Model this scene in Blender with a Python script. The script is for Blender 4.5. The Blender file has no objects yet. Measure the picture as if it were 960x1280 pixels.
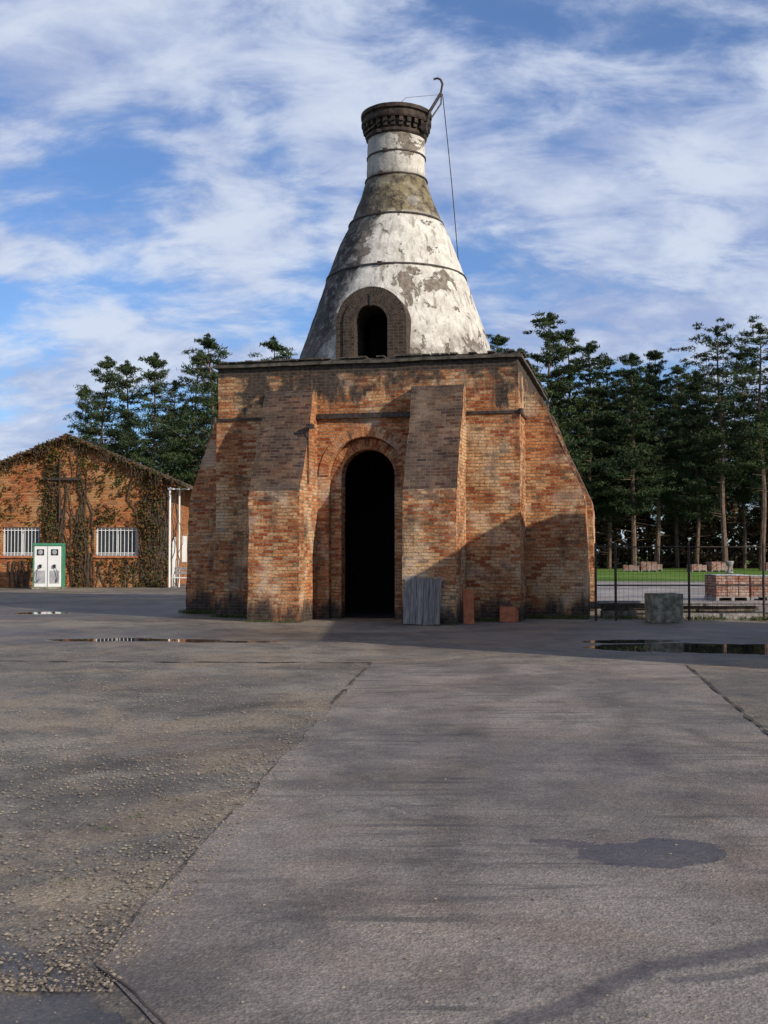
import bpy, bmesh, math, random
import numpy as np
from mathutils import Vector, Matrix, noise as mnoise
random.seed(7); rng=np.random.default_rng(7)
scene=bpy.context.scene
scene.view_settings.view_transform='Standard'
scene.view_settings.look='None'
scene.view_settings.exposure=0

# ------------------------------------------------------------------ node helper
class N:
    def __init__(s,name,world=False):
        if world:
            s.owner=bpy.data.worlds.new(name); s.owner.use_nodes=True
        else:
            s.owner=bpy.data.materials.new(name); s.owner.use_nodes=True
        s.t=s.owner.node_tree; s.t.nodes.clear()
    def add(s,typ,ins=None,**props):
        n=s.t.nodes.new(typ)
        for k,v in props.items(): setattr(n,k,v)
        for k,v in (ins or {}).items(): s.set(n.inputs[k],v)
        return n
    def set(s,inp,v):
        if isinstance(v,bpy.types.NodeSocket): s.t.links.new(v,inp)
        else:
            if inp.type=='RGBA' and len(v)==3: v=(*v,1)
            inp.default_value=v
    def m(s,op,a,b=0.0,c=None,clamp=False):
        ins={0:a,1:b}
        if c is not None: ins[2]=c
        return s.add('ShaderNodeMath',ins,operation=op,use_clamp=clamp).outputs[0]
    def mix(s,f,a,b,blend='MIX'):
        n=s.add('ShaderNodeMix',data_type='RGBA',blend_type=blend,clamp_factor=True)
        s.set(n.inputs[0],f); s.set(n.inputs[6],a); s.set(n.inputs[7],b); return n.outputs[2]
    def noise(s,vec,scale,detail=4,rough=.55,dist=0.0,col=False):
        n=s.add('ShaderNodeTexNoise',{'Vector':vec,'Scale':scale,'Detail':detail,'Roughness':rough,'Distortion':dist})
        return n.outputs['Color'] if col else n.outputs[0]
    def rng(s,v,a,b,c=0.0,d=1.0,smooth=True):
        return s.add('ShaderNodeMapRange',{'Value':v,'From Min':a,'From Max':b,'To Min':c,'To Max':d},
                     interpolation_type='SMOOTHSTEP' if smooth else 'LINEAR').outputs[0]
    def pos(s): return s.add('ShaderNodeNewGeometry').outputs['Position']
    def obj(s): return s.add('ShaderNodeTexCoord').outputs['Object']
    def mapping(s,vec,loc=(0,0,0),rot=(0,0,0),sc=(1,1,1),typ='POINT'):
        return s.add('ShaderNodeMapping',{'Vector':vec,'Location':loc,'Rotation':rot,'Scale':sc},vector_type=typ).outputs[0]
    def vm(s,op,a,b):
        n=s.add('ShaderNodeVectorMath',operation=op); s.set(n.inputs[0],a); s.set(n.inputs[1],b); 
        return n.outputs['Value'] if op in('LENGTH','DOT_PRODUCT','DISTANCE') else n.outputs[0]
    def bsdf(s,color,rough=.8,bump=None,bstr=.3,bdist=.02,spec=.3,metal=0.0,extra=None):
        ins={'Base Color':color,'Roughness':rough,'Metallic':metal,'Specular IOR Level':spec}
        if extra: ins.update(extra)
        b=s.add('ShaderNodeBsdfPrincipled',ins)
        if bump is not None:
            bn=s.add('ShaderNodeBump',{'Strength':bstr,'Distance':bdist,'Height':bump})
            s.t.links.new(bn.outputs[0],b.inputs['Normal'])
        o=s.add('ShaderNodeOutputMaterial'); s.t.links.new(b.outputs[0],o.inputs[0])
        return s.owner

def simple(name,col,rough=.7,var=.25,scale=8,metal=0.0,spec=.3):
    n=N(name); p=n.obj()
    v=n.noise(p,scale,5)
    c=n.mix(n.rng(v,.3,.7),tuple(x*(1-var) for x in col),tuple(min(1,x*(1+var)) for x in col))
    return n.bsdf(c,rough,n.noise(p,scale*4,4),.2,.01,spec,metal)

# ------------------------------------------------------------------ materials
def brick_mat(name,ca,cb,cc,mortar,stain=1.0,ztop=None,lime=.5,bw=.235,rh=.078):
    n=N(name); uv=n.add('ShaderNodeTexCoord').outputs['UV']; P=n.obj()
    geo=n.add('ShaderNodeNewGeometry')
    w=n.noise(uv,2.5,3,col=True)
    uvd=n.vm('ADD',uv,n.vm('MULTIPLY',n.vm('SUBTRACT',w,(.5,.5,.5)),(.03,.03,0)))
    bt=n.add('ShaderNodeTexBrick',{'Vector':uvd,'Color1':(0,0,0,1),'Color2':(1,1,1,1),'Mortar':(.5,.5,.5,1),'Scale':1.0,
        'Mortar Size':.010,'Mortar Smooth':.3,'Bias':0.0,'Brick Width':bw,'Row Height':rh})
    rv=n.add('ShaderNodeSeparateColor',{0:bt.outputs['Color']}).outputs[0]
    fac=bt.outputs['Fac']
    big=n.noise(P,.55,5,.6); mid=n.noise(P,2.3,5,.65); fine=n.noise(P,22,4,.7)
    rr=n.m('ADD',n.m('MULTIPLY',rv,.55),n.m('MULTIPLY',mid,.65))
    c=n.mix(n.rng(rr,.34,.64),ca,cb)
    c=n.mix(n.rng(n.m('ADD',big,n.m('MULTIPLY',rv,.2)),.52,.70),c,cc)
    c=n.mix(n.m('MULTIPLY',n.rng(rv,.88,.97),.7),c,(.08,.045,.035))
    mo=n.mix(n.rng(mid,.35,.65),mortar,tuple(x*.42 for x in mortar))
    c=n.mix(n.m('MULTIPLY',fac,.9),c,mo)
    c=n.mix(.85,c,n.mix(n.rng(fine,.25,.75),(.40,.40,.40),(1.35,1.35,1.35)),'MULTIPLY')
    c=n.mix(n.m('MULTIPLY',n.rng(n.noise(P,1.1,6,.7),.52,.66),lime),c,(.54,.42,.32))
    c=n.mix(n.m('MULTIPLY',n.rng(n.noise(P,.8,7,.68),.46,.64),.6*stain),c,n.mix(1.0,c,(.42,.33,.30),'MULTIPLY'))
    sv=n.noise(n.mapping(P,sc=(2.2,2.2,.6)),1.0,7,.7)
    st=n.m('MULTIPLY',n.rng(sv,.52,.66),.55)
    if ztop is not None:
        z=n.add('ShaderNodeSeparateXYZ',{0:P}).outputs[2]
        g=n.rng(z,ztop-1.9,ztop-.25)
        patch=n.rng(n.noise(P,.9,6,.65),.42,.54,.10,1)
        g2=n.m('MULTIPLY',n.rng(n.m('ADD',n.m('MULTIPLY',g,.42),sv),.70,.82),patch)
        edge=n.rng(n.m('ADD',n.rng(z,ztop-.45,ztop-.1),sv),.72,1.05)
        g3=n.rng(n.m('ADD',n.m('MULTIPLY',n.rng(z,1.0,0.0),.4),sv),.62,.86)
        st=n.m('MAXIMUM',n.m('MAXIMUM',st,g2),n.m('MAXIMUM',edge,g3))
    nz=n.add('ShaderNodeSeparateXYZ',{0:geo.outputs['Normal']}).outputs[2]
    up=n.m('MULTIPLY',n.rng(nz,.10,.24),n.rng(n.noise(P,1.3,7,.7),.35,.6,.80,1))
    dk=n.mix(n.rng(n.noise(P,7,5,.7),.35,.65),(.020,.017,.015),(.07,.054,.043))
    c=n.mix(n.m('MULTIPLY',st,.97*stain),c,n.mix(n.m('MULTIPLY',fac,.6),dk,(.12,.10,.085)))
    sl_=n.mix(n.m('MULTIPLY',fac,.7),n.mix(rv,(.03,.024,.022),(.12,.078,.058)),(.16,.14,.12))
    sl_=n.mix(n.rng(n.noise(P,1.7,7,.7),.38,.62),n.mix(1.0,sl_,(.55,.55,.58),'MULTIPLY'),sl_)
    c=n.mix(n.m('MULTIPLY',up,.97),c,sl_)
    h=n.m('ADD',n.m('MULTIPLY',n.m('SUBTRACT',1.0,fac),.7),n.m('MULTIPLY',fine,.6))
    return n.bsdf(c,.9,h,1.0,.025,.15)

M_brick=brick_mat('kiln_brick',(.31,.080,.027),(.53,.225,.088),(.60,.37,.19),(.44,.33,.22),1.0,6.2,.6)
M_house=brick_mat('house_brick',(.33,.09,.03),(.50,.18,.055),(.46,.24,.09),(.34,.25,.18),.5,None,.15)
M_shadow_shed=brick_mat('shadow_shed_brick',(.24,.085,.05),(.36,.17,.1),(.4,.28,.2),(.38,.31,.24),.5,None,.3)  # brick of the unseen shed added as a shadow caster

def plaster():
    n=N('limewash_plaster'); P=n.obj()
    x,y,z=[n.add('ShaderNodeSeparateXYZ',{0:P}).outputs[i] for i in range(3)]
    base=n.mix(n.rng(n.noise(P,3,6,.7),.3,.7),(.72,.69,.62),(.48,.45,.40))
    v1=n.noise(P,.95,9,.70,.5)
    dark=n.mix(n.rng(n.noise(P,9,5,.7),.35,.65),(.10,.08,.065),(.27,.22,.17))
    c=n.mix(n.m('MULTIPLY',n.rng(v1,.53,.56),.92),base,dark)
    s=n.noise(n.mapping(P,sc=(4,4,.35)),1.5,6,.65)
    c=n.mix(n.m('MULTIPLY',n.rng(s,.48,.70),.75),c,(.18,.155,.125))
    coll=n.m('MULTIPLY',n.rng(z,10.45,10.75),n.rng(z,12.0,11.7))
    c=n.mix(n.m('MULTIPLY',coll,n.rng(n.noise(P,1.8,7,.7),.32,.50,.6,.97)),c,n.mix(n.rng(n.noise(P,5,6,.7),.38,.62),(.055,.042,.03),(.22,.18,.10)))
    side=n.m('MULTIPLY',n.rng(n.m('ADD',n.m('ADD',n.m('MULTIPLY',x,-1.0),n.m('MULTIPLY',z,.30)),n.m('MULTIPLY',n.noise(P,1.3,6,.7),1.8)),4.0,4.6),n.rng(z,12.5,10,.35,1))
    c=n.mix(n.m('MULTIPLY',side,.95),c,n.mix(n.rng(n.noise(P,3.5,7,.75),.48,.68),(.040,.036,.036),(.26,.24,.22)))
    low=n.m('MULTIPLY',n.rng(z,7.8,6.4),n.rng(n.noise(P,2.5,6,.7),.38,.58))
    c=n.mix(n.m('MULTIPLY',low,.7),c,(.15,.12,.10))
    c=n.mix(n.m('MULTIPLY',n.rng(n.noise(P,18,6,.78),.55,.70),.6),c,(.19,.16,.13))
    h=n.m('ADD',n.m('MULTIPLY',n.rng(v1,.565,.535),.6),n.m('MULTIPLY',n.noise(P,10,7,.75),.9))
    return n.bsdf(c,.9,h,.8,.06,.15)
M_plaster=plaster()
M_iron=simple('rusty_iron',(.05,.038,.032),.6,.5,12,.3)
M_castiron=simple('cast_iron_crown',(.040,.027,.020),.75,.6,6,.05)
M_darkin=simple('dark_interior',(.015,.013,.012),.95,.3,5)  # near-black colour stands in for the unlit kiln interior
M_slab=simple('weathered_slab',(.075,.065,.052),.9,.5,5)
M_white=simple('white_paint',(.72,.72,.70),.45,.06,3)
M_green=simple('green_paint',(.06,.22,.13),.4,.15,3)
M_greywood=simple('grey_wood',(.25,.23,.22),.9,.4,9)
M_darkwood=simple('dark_wood',(.12,.10,.08),.9,.5,6)
M_terra=simple('terracotta',(.36,.12,.055),.85,.25,9)
M_conc=simple('mossy_concrete',(.21,.20,.15),.95,.5,7)
M_black=simple('black_rubber',(.02,.02,.02),.5,.2,8)
M_glass=simple('dark_glass',(.03,.035,.04),.1,.2,2,0,.6)
M_roof=simple('roof_tiles',(.10,.07,.055),.9,.4,4)
M_pallet=brick_mat('stacked_bricks',(.30,.13,.09),(.38,.22,.17),(.38,.28,.24),(.12,.07,.05),.1,None,.25,.24,.09)
M_sheet=simple('plastic_sheet',(.36,.36,.38),.5,.2,3)

def planks_mat():
    n=N('weathered_planks'); P=n.obj()
    s=n.noise(n.mapping(P,sc=(12,12,1.2)),2,6,.7)
    c=n.mix(n.rng(s,.3,.7),(.09,.08,.072),(.27,.24,.22))
    rnd=n.add('ShaderNodeNewGeometry').outputs['Random Per Island']
    c=n.mix(.7,c,n.mix(rnd,(.6,.6,.6),(1.2,1.2,1.2)),'MULTIPLY')
    return n.bsdf(c,.9,s,.5,.01)
M_planks=planks_mat()

def foliage(name,cd,cl,brown=0.0,bc=(.12,.06,.02),tr=.15):
    n=N(name); uv=n.add('ShaderNodeSeparateXYZ',{0:n.add('ShaderNodeTexCoord').outputs['UV']})
    a,b=uv.outputs[0],uv.outputs[1]
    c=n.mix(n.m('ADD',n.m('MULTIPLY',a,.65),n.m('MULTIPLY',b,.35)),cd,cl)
    if brown>0: c=n.mix(n.rng(b,1-brown-.03,1-brown+.03),c,bc)
    info=n.add('ShaderNodeObjectInfo').outputs['Random']
    c=n.mix(.6,c,n.mix(info,(.75,.8,.8),(1.25,1.15,.95)),'MULTIPLY')
    if tr<=0: return n.bsdf(c,.7,spec=.15)
    d=n.add('ShaderNodeBsdfPrincipled',{'Base Color':c,'Roughness':.7,'Specular IOR Level':.15})
    t=n.add('ShaderNodeBsdfTranslucent',{0:c})
    mx=n.add('ShaderNodeMixShader',{0:tr,1:d.outputs[0],2:t.outputs[0]})
    o=n.add('ShaderNodeOutputMaterial'); n.t.links.new(mx.outputs[0],o.inputs[0]); return n.owner
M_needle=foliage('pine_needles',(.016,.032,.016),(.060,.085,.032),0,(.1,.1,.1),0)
M_ivy=foliage('ivy_leaves',(.03,.045,.012),(.12,.13,.035),.5,(.16,.075,.03),.2)
M_bramble=foliage('undergrowth_leaves',(.020,.022,.010),(.085,.065,.035),.45,(.10,.06,.035),0)
M_grassbl=foliage('grass_blades',(.03,.06,.015),(.09,.15,.04),.25,(.16,.13,.06))
def bark():
    n=N('pine_bark'); P=n.obj()
    z=n.add('ShaderNodeSeparateXYZ',{0:P}).outputs[2]
    v=n.noise(n.mapping(P,sc=(5,5,1)),2,5,.7)
    c=n.mix(n.rng(v,.35,.65),(.06,.042,.032),(.19,.125,.09))
    return n.bsdf(c,.95,v,.6,.04)
M_bark=bark()
M_stem=simple('vine_stem',(.07,.05,.035),.9,.4,6)

# ------------------------------------------------------------------ mesh builder
class G:
    def __init__(s): s.v=[];s.f=[];s.mi=[];s.uv=[]
    def face(s,pts,m=0,uv=None):
        b=len(s.v); s.v+= [tuple(p) for p in pts]; s.f.append(list(range(b,b+len(pts)))); s.mi.append(m); s.uv.append(uv)
    def box(s,x0,x1,y0,y1,z0,z1,m=0):
        p=lambda i,j,k:((x0,x1)[i],(y0,y1)[j],(z0,z1)[k])
        for q in ([(0,0,0),(1,0,0),(1,0,1),(0,0,1)],[(1,0,0),(1,1,0),(1,1,1),(1,0,1)],[(1,1,0),(0,1,0),(0,1,1),(1,1,1)],
                  [(0,1,0),(0,0,0),(0,0,1),(0,1,1)],[(0,0,1),(1,0,1),(1,1,1),(0,1,1)],[(0,1,0),(1,1,0),(1,0,0),(0,0,0)]):
            s.face([p(*a) for a in q],m)
    def prism(s,poly,fn,a,b,m=0):
        A=[fn(p,a) for p in poly];B=[fn(p,b) for p in poly]
        s.face(A,m); s.face(B[::-1],m)
        for i in range(len(poly)):
            j=(i+1)%len(poly); s.face([A[j],A[i],B[i],B[j]],m)
    def cyl(s,p0,p1,r0,r1=None,n=10,m=0,caps=True):
        r1=r0 if r1 is None else r1
        p0=Vector(p0);p1=Vector(p1);d=(p1-p0).normalized()
        a=d.orthogonal().normalized();b=d.cross(a)
        A=[p0+(a*math.cos(2*math.pi*i/n)+b*math.sin(2*math.pi*i/n))*r0 for i in range(n)]
        B=[p1+(a*math.cos(2*math.pi*i/n)+b*math.sin(2*math.pi*i/n))*r1 for i in range(n)]
        for i in range(n):
            j=(i+1)%n; s.face([A[i],A[j],B[j],B[i]],m)
        if caps: s.face(A[::-1],m); s.face(B,m)
    def tube(s,pts,r,n=6,m=0):
        for a,b in zip(pts[:-1],pts[1:]): s.cyl(a,b,r,r,n,m)
    def lathe(s,prof,n=64,m=0,skip=None,c=(0,0)):
        for (r0,z0),(r1,z1) in zip(prof[:-1],prof[1:]):
            for i in range(n):
                a=2*math.pi*i/n;b=2*math.pi*(i+1)/n;am=(a+b)/2;rm=(r0+r1)/2;zm=(z0+z1)/2
                if skip and skip(rm*math.cos(am),rm*math.sin(am),zm): continue
                s.face([(c[0]+r0*math.cos(a),c[1]+r0*math.sin(a),z0),(c[0]+r0*math.cos(b),c[1]+r0*math.sin(b),z0),
                        (c[0]+r1*math.cos(b),c[1]+r1*math.sin(b),z1),(c[0]+r1*math.cos(a),c[1]+r1*math.sin(a),z1)],m)
    def arch_panel(s,x0,x1,z0,z1,cx,hw,sp,y0,y1,m=0,seg=20):
        pts=[(cx-hw*math.cos(math.pi*i/seg),sp+hw*math.sin(math.pi*i/seg)) for i in range(seg+1)]
        for y,fl in((y0,1),(y1,-1)):
            quads=[[(x0,z0),(cx-hw,z0),(cx-hw,sp),(x0,sp)],[(cx+hw,z0),(x1,z0),(x1,sp),(cx+hw,sp)],
                   [(x0,sp),(cx-hw,sp),(cx-hw,z1),(x0,z1)],[(cx+hw,sp),(x1,sp),(x1,z1),(cx+hw,z1)]]
            for a,b in zip(pts[:-1],pts[1:]): quads.append([a,b,(b[0],z1),(a[0],z1)])
            for q in quads: s.face([(p[0],y,p[1]) for p in (q if fl>0 else q[::-1])],m)
        path=[(cx-hw,z0)]+pts+[(cx+hw,z0)]
        L=0
        for a,b in zip(path[:-1],path[1:]):
            l=math.hypot(b[0]-a[0],b[1]-a[1])
            s.face([(a[0],y0,a[1]),(b[0],y0,b[1]),(b[0],y1,b[1]),(a[0],y1,a[1])][::-1],m,[(y1,L),(y1,L+l),(y0,L+l),(y0,L)]); L+=l
        s.face([(x0,y1,z0),(x0,y0,z0),(x0,y0,z1),(x0,y1,z1)],m); s.face([(x1,y0,z0),(x1,y1,z0),(x1,y1,z1),(x1,y0,z1)],m)
        s.face([(x0,y0,z1),(x1,y0,z1),(x1,y1,z1),(x0,y1,z1)],m)
    def arch_ring(s,cx,ri,ro,z0,sp,y0,y1,m=0,seg=24):
        def path(r): return [(cx-r,z0)]+([(cx-r,sp)] if sp>z0 else [])+[(cx-r*math.cos(math.pi*i/seg),sp+r*math.sin(math.pi*i/seg)) for i in range(1,seg)]+([(cx+r,sp)] if sp>z0 else [])+[(cx+r,z0)]
        I=path(ri);O=path(ro);L=0
        for k in range(len(I)-1):
            a,b,c,d=I[k],I[k+1],O[k+1],O[k]
            l=math.hypot(c[0]-d[0],c[1]-d[1])
            s.face([(a[0],y0,a[1]),(b[0],y0,b[1]),(c[0],y0,c[1]),(d[0],y0,d[1])][::-1],m,[(ro,L),(ro,L+l),(ri,L+l),(ri,L)])
            s.face([(d[0],y0,d[1]),(d[0],y1,d[1]),(c[0],y1,c[1]),(c[0],y0,c[1])][::-1],m,[(y0,L+l),(y1,L+l),(y1,L),(y0,L)])
            s.face([(a[0],y0,a[1]),(b[0],y0,b[1]),(b[0],y1,b[1]),(a[0],y1,a[1])][::-1],m,[(y1,L),(y1,L+l),(y0,L+l),(y0,L)])
            L+=l
        for (a,d) in ((I[0],O[0]),(I[-1],O[-1])):
            s.face([(a[0],y0,a[1]),(d[0],y0,d[1]),(d[0],y1,d[1]),(a[0],y1,a[1])],m)
    def obj(s,name,mats,parent=None,smooth=False,wob=0.0,sub=0.0,bevel=0.0,loc=None,rot=None,chip=0.0):
        me=bpy.data.meshes.new(name)
        me.from_pydata(s.v,[],s.f)
        for mm in mats: me.materials.append(mm)
        uvl=me.uv_layers.new(name='UVMap')
        for p,mi,cu in zip(me.polygons,s.mi,s.uv):
            p.material_index=mi
            if cu:
                for li,u in zip(p.loop_indices,cu): uvl.data[li].uv=u
                continue
            nn=p.normal
            t=Vector((0,0,1)).cross(nn)
            if t.length<.05: t=Vector((1,0,0))
            t.normalize(); b=nn.cross(t)
            off=.13*round(nn.x*3)+.07*round(nn.y*5)
            for li in p.loop_indices:
                co=me.vertices[me.loops[li].vertex_index].co
                uvl.data[li].uv=(co.dot(t)+off,co.dot(b))
        bm=bmesh.new(); bm.from_mesh(me)
        bmesh.ops.remove_doubles(bm,verts=bm.verts,dist=.0005)
        if sub>0:
            for _ in range(6):
                e=[e for e in bm.edges if e.calc_length()>sub]
                if not e: break
                bmesh.ops.subdivide_edges(bm,edges=e,cuts=1,use_grid_fill=True)
        if chip>0:
            bm.normal_update()
            sharp=[v for v in bm.verts if any(len(e.link_faces)==2 and e.calc_face_angle(0)>.6 for e in v.link_edges)]
            for v in sharp:
                k=mnoise.noise(v.co*7.0)
                v.co-=v.normal*chip*max(0,.3+k*1.6)
        if wob>0:
            for v in bm.verts:
                v.co+=mnoise.noise_vector(v.co*1.1)*wob+mnoise.noise_vector(v.co*5.3)*wob*.5
        bm.to_mesh(me); bm.free()
        if smooth:
            for p in me.polygons: p.use_smooth=True
        o=bpy.data.objects.new(name,me); scene.collection.objects.link(o)
        if parent: o.parent=parent
        if bevel>0:
            md=o.modifiers.new('bev','BEVEL'); md.width=bevel; md.segments=2; md.limit_method='ANGLE'
        if loc: o.location=loc
        if rot: o.rotation_euler=rot
        return o

def empty(name,loc=(0,0,0),rz=0):
    e=bpy.data.objects.new(name,None); scene.collection.objects.link(e); e.location=loc; e.rotation_euler=(0,0,rz); return e

def quads_obj(name,C,U,V,uv,mats,parent=None,extra=None):
    n=len(C)
    P=np.stack([C-U,C-V,C+U,C+V],1).reshape(-1,3)
    F=np.arange(4*n).reshape(-1,4)
    verts=P.tolist(); faces=F.tolist()
    if extra: 
        b=len(verts); verts+=[tuple(v) for v in extra.v]; faces+=[[i+b for i in f] for f in extra.f]
    me=bpy.data.meshes.new(name); me.from_pydata(verts,[],faces)
    for m in mats: me.materials.append(m)
    mi=np.zeros(len(faces),dtype=np.int32); mi[n:]=1
    me.polygons.foreach_set('material_index',mi)
    l=me.uv_layers.new(name='UVMap')
    arr=np.zeros((len(me.loops),2),dtype=np.float32); arr[:4*n]=np.repeat(uv,4,axis=0)
    l.data.foreach_set('uv',arr.ravel())
    me.update()
    return me

def rand_dirs(n):
    v=rng.normal(size=(n,3)); return v/np.linalg.norm(v,axis=1,keepdims=True)
def leafset(C,size,asp=.5,upbias=0):
    n=len(C); a=rand_dirs(n); 
    if upbias: a[:,2]+=upbias; a/=np.linalg.norm(a,axis=1,keepdims=True)
    b=np.cross(a,rand_dirs(n)); b/=np.linalg.norm(b,axis=1,keepdims=True)
    s=(size*(.6+.8*rng.random(n)))[:,None]
    return a*s,b*s*asp
def addobj(name,me,loc=(0,0,0),rz=0,sc=1,parent=None):
    o=bpy.data.objects.new(name,me); scene.collection.objects.link(o); o.location=loc; o.rotation_euler=(0,0,rz)
    o.scale=sc if isinstance(sc,tuple) else (sc,)*3
    if parent: o.parent=parent
    return o

# ------------------------------------------------------------------ KILN
YAW=math.radians(-13); KC=Vector((.34,29.5,0))
kiln=empty('bottle_kiln',KC,YAW)
Rk=Matrix.Rotation(YAW,3,'Z')
def k2w(x,y,z=0): return Rk@Vector((x,y,z))+KC
def w2k(x,y,z=0): return Rk.inverted()@(Vector((x,y,z))-KC)
W=3.75; DX=.07; ZB=4.84; ZT=6.14
g=G()
g.arch_panel(-W,W,0,ZB,DX,.92,3.45,-W,-W+.22)
g.arch_panel(-W+.01,W-.01,0,ZB-.01,DX,.66,3.42,-W+.222,-W+.56)
g.box(-W,-W+1.2,-W+.564,W,0,ZB-.002); g.box(W-1.2,W,-W+.564,W,0,ZB-.002); g.box(-W+1.2,W-1.2,W-1,W,0,ZB-.002)
g.obj('lower_walls',[M_brick],kiln,wob=.014,sub=.5)
g=G(); g.box(-W+1.2,W-1.2,.5,.6,0,ZB-.05); g.obj('inner_dark_wall',[M_darkin],kiln)  # near-black sheet paints the darkness seen through the doorway
g=G(); g.box(-W+1.2,W-1.2,-W+.57,.5,.004,.02); g.obj('inner_floor',[M_darkin],kiln)
g=G(); Wu=3.72
g.box(-Wu,Wu,-Wu,Wu,ZB+.06,ZT); g.obj('upper_walls',[M_brick],kiln,wob=.014,sub=.3,chip=.012)
g=G(); g.arch_ring(DX,.925,1.16,3.45,3.45,-W-.025,-W+.1); g.obj('door_arch_ring',[M_brick],kiln,wob=.006)
g=G(); g.arch_ring(DX,.665,.915,0,3.42,-W+.195,-W+.4); g.obj('door_inner_ring',[M_brick],kiln,wob=.006)
g=G(); g.box(-W-.07,W+.07,-W-.07,W+.07,ZT+.003,ZT+.075); g.box(-W-.02,W+.02,-W-.02,W+.02,ZT+.078,ZT+.12)
g.obj('roof_coping',[M_slab],kiln,wob=.018,sub=.35)
g=G()
for i in range(34):
    u=-W+.1+i*.222
    if random.random()<.8: g.box(u,u+.19,-W-.09,-W+.25,ZT+.122+random.random()*.01,ZT+.15+random.random()*.02)
    if random.random()<.8: g.box(W-.25,W+.09,u,u+.19,ZT+.122+random.random()*.01,ZT+.15+random.random()*.02)
g.obj('coping_tiles',[M_slab],kiln)
g=G()
b=W+.035
for (x0,x1,y0,y1) in((-b,b,-b,-b+.03),(-b,b,b-.03,b),(-b,-b+.03,-b+.03,b-.03),(b-.03,b,-b+.03,b-.03)):
    g.box(x0,x1,y0,y1,ZB-.01,ZB+.055)
for sx in(-1,1):
    for sy in(-1,1):
        g.cyl((sx*b,sy*b,ZB-.04),(sx*b,sy*b,ZB+.09),.06,.06,10)
g.box(-1.13,1.27,-b-.06,-b,ZB-.03,ZB+.09)
g.obj('iron_tie_belt',[M_iron],kiln)
def buttress(g,side,a,b,proj):
    prof=[(0,0),(proj+.03,0),(proj+.02,.6),(proj-.02,2.75),(proj-.06,3.0),(.72,4.6),(.42,5.38),(.30,5.5),(0,5.52)]
    if side=='F': fn=lambda p,t:(t,-W+.02-p[0],p[1])
    if side=='R': fn=lambda p,t:(W-.02+p[0],t,p[1])
    if side=='L': fn=lambda p,t:(-W+.02-p[0],t,p[1])
    if side=='B': fn=lambda p,t:(t,W-.02+p[0],p[1])
    if side in('R','B'): prof=prof if side=='R' else prof[::-1]
    A=[fn(p,a) for p in prof];B=[fn(p,b) for p in prof]
    g.face(A); g.face(B[::-1])
    for i in range(len(prof)):
        j=(i+1)%len(prof); g.face([A[j],A[i],B[i],B[j]])
for i,(sd,a,b_,pj) in enumerate((('F',-2.36,-1.13,1.5),('F',1.27,2.50,1.5),('R',-2.42,-1.2,1.48),('R',1.2,2.42,1.52),
                 ('L',-2.42,-1.2,1.33),('L',1.2,2.42,1.33),('B',-2.4,-1.2,1.5),('B',1.2,2.4,1.5))):
    g=G(); buttress(g,sd,a,b_,pj); o=g.obj('buttress_%d'%(i+1),[M_brick],kiln,wob=.02,sub=.16,chip=.018)
    bm=bmesh.new(); bm.from_mesh(o.data); bmesh.ops.recalc_face_normals(bm,faces=bm.faces); bm.to_mesh(o.data); bm.free()
prof_c=[(6.2,2.86),(7.1,2.58),(8.2,2.20),(9.15,1.87),(10.0,1.55),(10.65,1.25),(11.3,.99),(11.85,.82),(12.4,.79),(13.0,.785),(13.4,.80)]
zs=np.arange(6.2,13.45,.09); rs=np.interp(zs,[p[0] for p in prof_c],[p[1] for p in prof_c])
DS=7.30
g=G()
g.lathe(list(zip(rs,zs)),120,0,skip=lambda x,y,z:(y<0 and abs(x)<.50 and z<DS+.5))
g.obj('cone',[M_plaster],kiln,smooth=True,wob=.03)
def rr(z): return float(np.interp(z,[p[0] for p in prof_c],[p[1] for p in prof_c]))
g=G()
for z,h in((9.03,.045),(10.55,.05),(11.78,.04),(12.42,.035),(12.95,.035)):
    r=rr(z)+.015
    g.lathe([(r-.04,z-.002),(r+.018,z),(rr(z+h)+.033,z+h),(r-.06,z+h+.002)],64)
    o_=-.07-.3*(z%1); g.box(o_,o_+.12,-r-.06,-r+.02,z-.02,z+h+.02)
g.obj('iron_hoops',[M_iron],kiln)
g=G(); dz=-.37
g.lathe([(.79,13.3+dz),(.84,13.34+dz),(.84,13.42+dz),(.80,13.44+dz),(.81,13.58+dz)],48)
for i in range(26):
    a=2*math.pi*i/26; c,s_=math.cos(a),math.sin(a)
    def q(r,t,z): return (r*c-t*s_,r*s_+t*c,z)
    for (r1,z0,z1) in((.88,13.46+dz,13.56+dz),(.93,13.56+dz,13.68+dz)):
        P=[q(.79,-.055,z0),q(r1,-.055,z0),q(r1,.055,z0),q(.79,.055,z0)];Q=[q(.79,-.055,z1),q(r1,-.055,z1),q(r1,.055,z1),q(.79,.055,z1)]
        for k in range(4): g.face([P[k],P[(k+1)%4],Q[(k+1)%4],Q[k]])
        g.face(P[::-1]); g.face(Q)
g.lathe([(r,z+dz) for r,z in [(.80,13.68),(.95,13.685),(.97,13.73),(.97,13.80),(.92,13.82),(.92,13.90),(.98,13.93),(.98,14.03),(.90,14.05),(.74,14.05),(.68,13.9),(.66,12.5)]],60)
g.obj('chimney_crown',[M_castiron],kiln,wob=.01)
g=G(); g.arch_ring(0,.43,.70,6.26,DS,-3.0,-1.9); g.arch_ring(0,.70,.90,6.26,DS,-2.96,-1.9)
g.obj('dormer_arch',[M_brick],kiln,wob=.012)
g=G(); g.box(-.45,.45,-1.2,-1.15,6.26,8.0); g.obj('dormer_dark_back',[M_darkin],kiln)  # near-black sheet paints the darkness inside the dormer opening
g=G(); g.box(-.02,.02,-3.03,-3.0,DS+.4,DS+.75); g.obj('dormer_strap',[M_iron],kiln)
def Lk(x,y,z): return tuple(w2k(x,y,z))
g=G()
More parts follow.
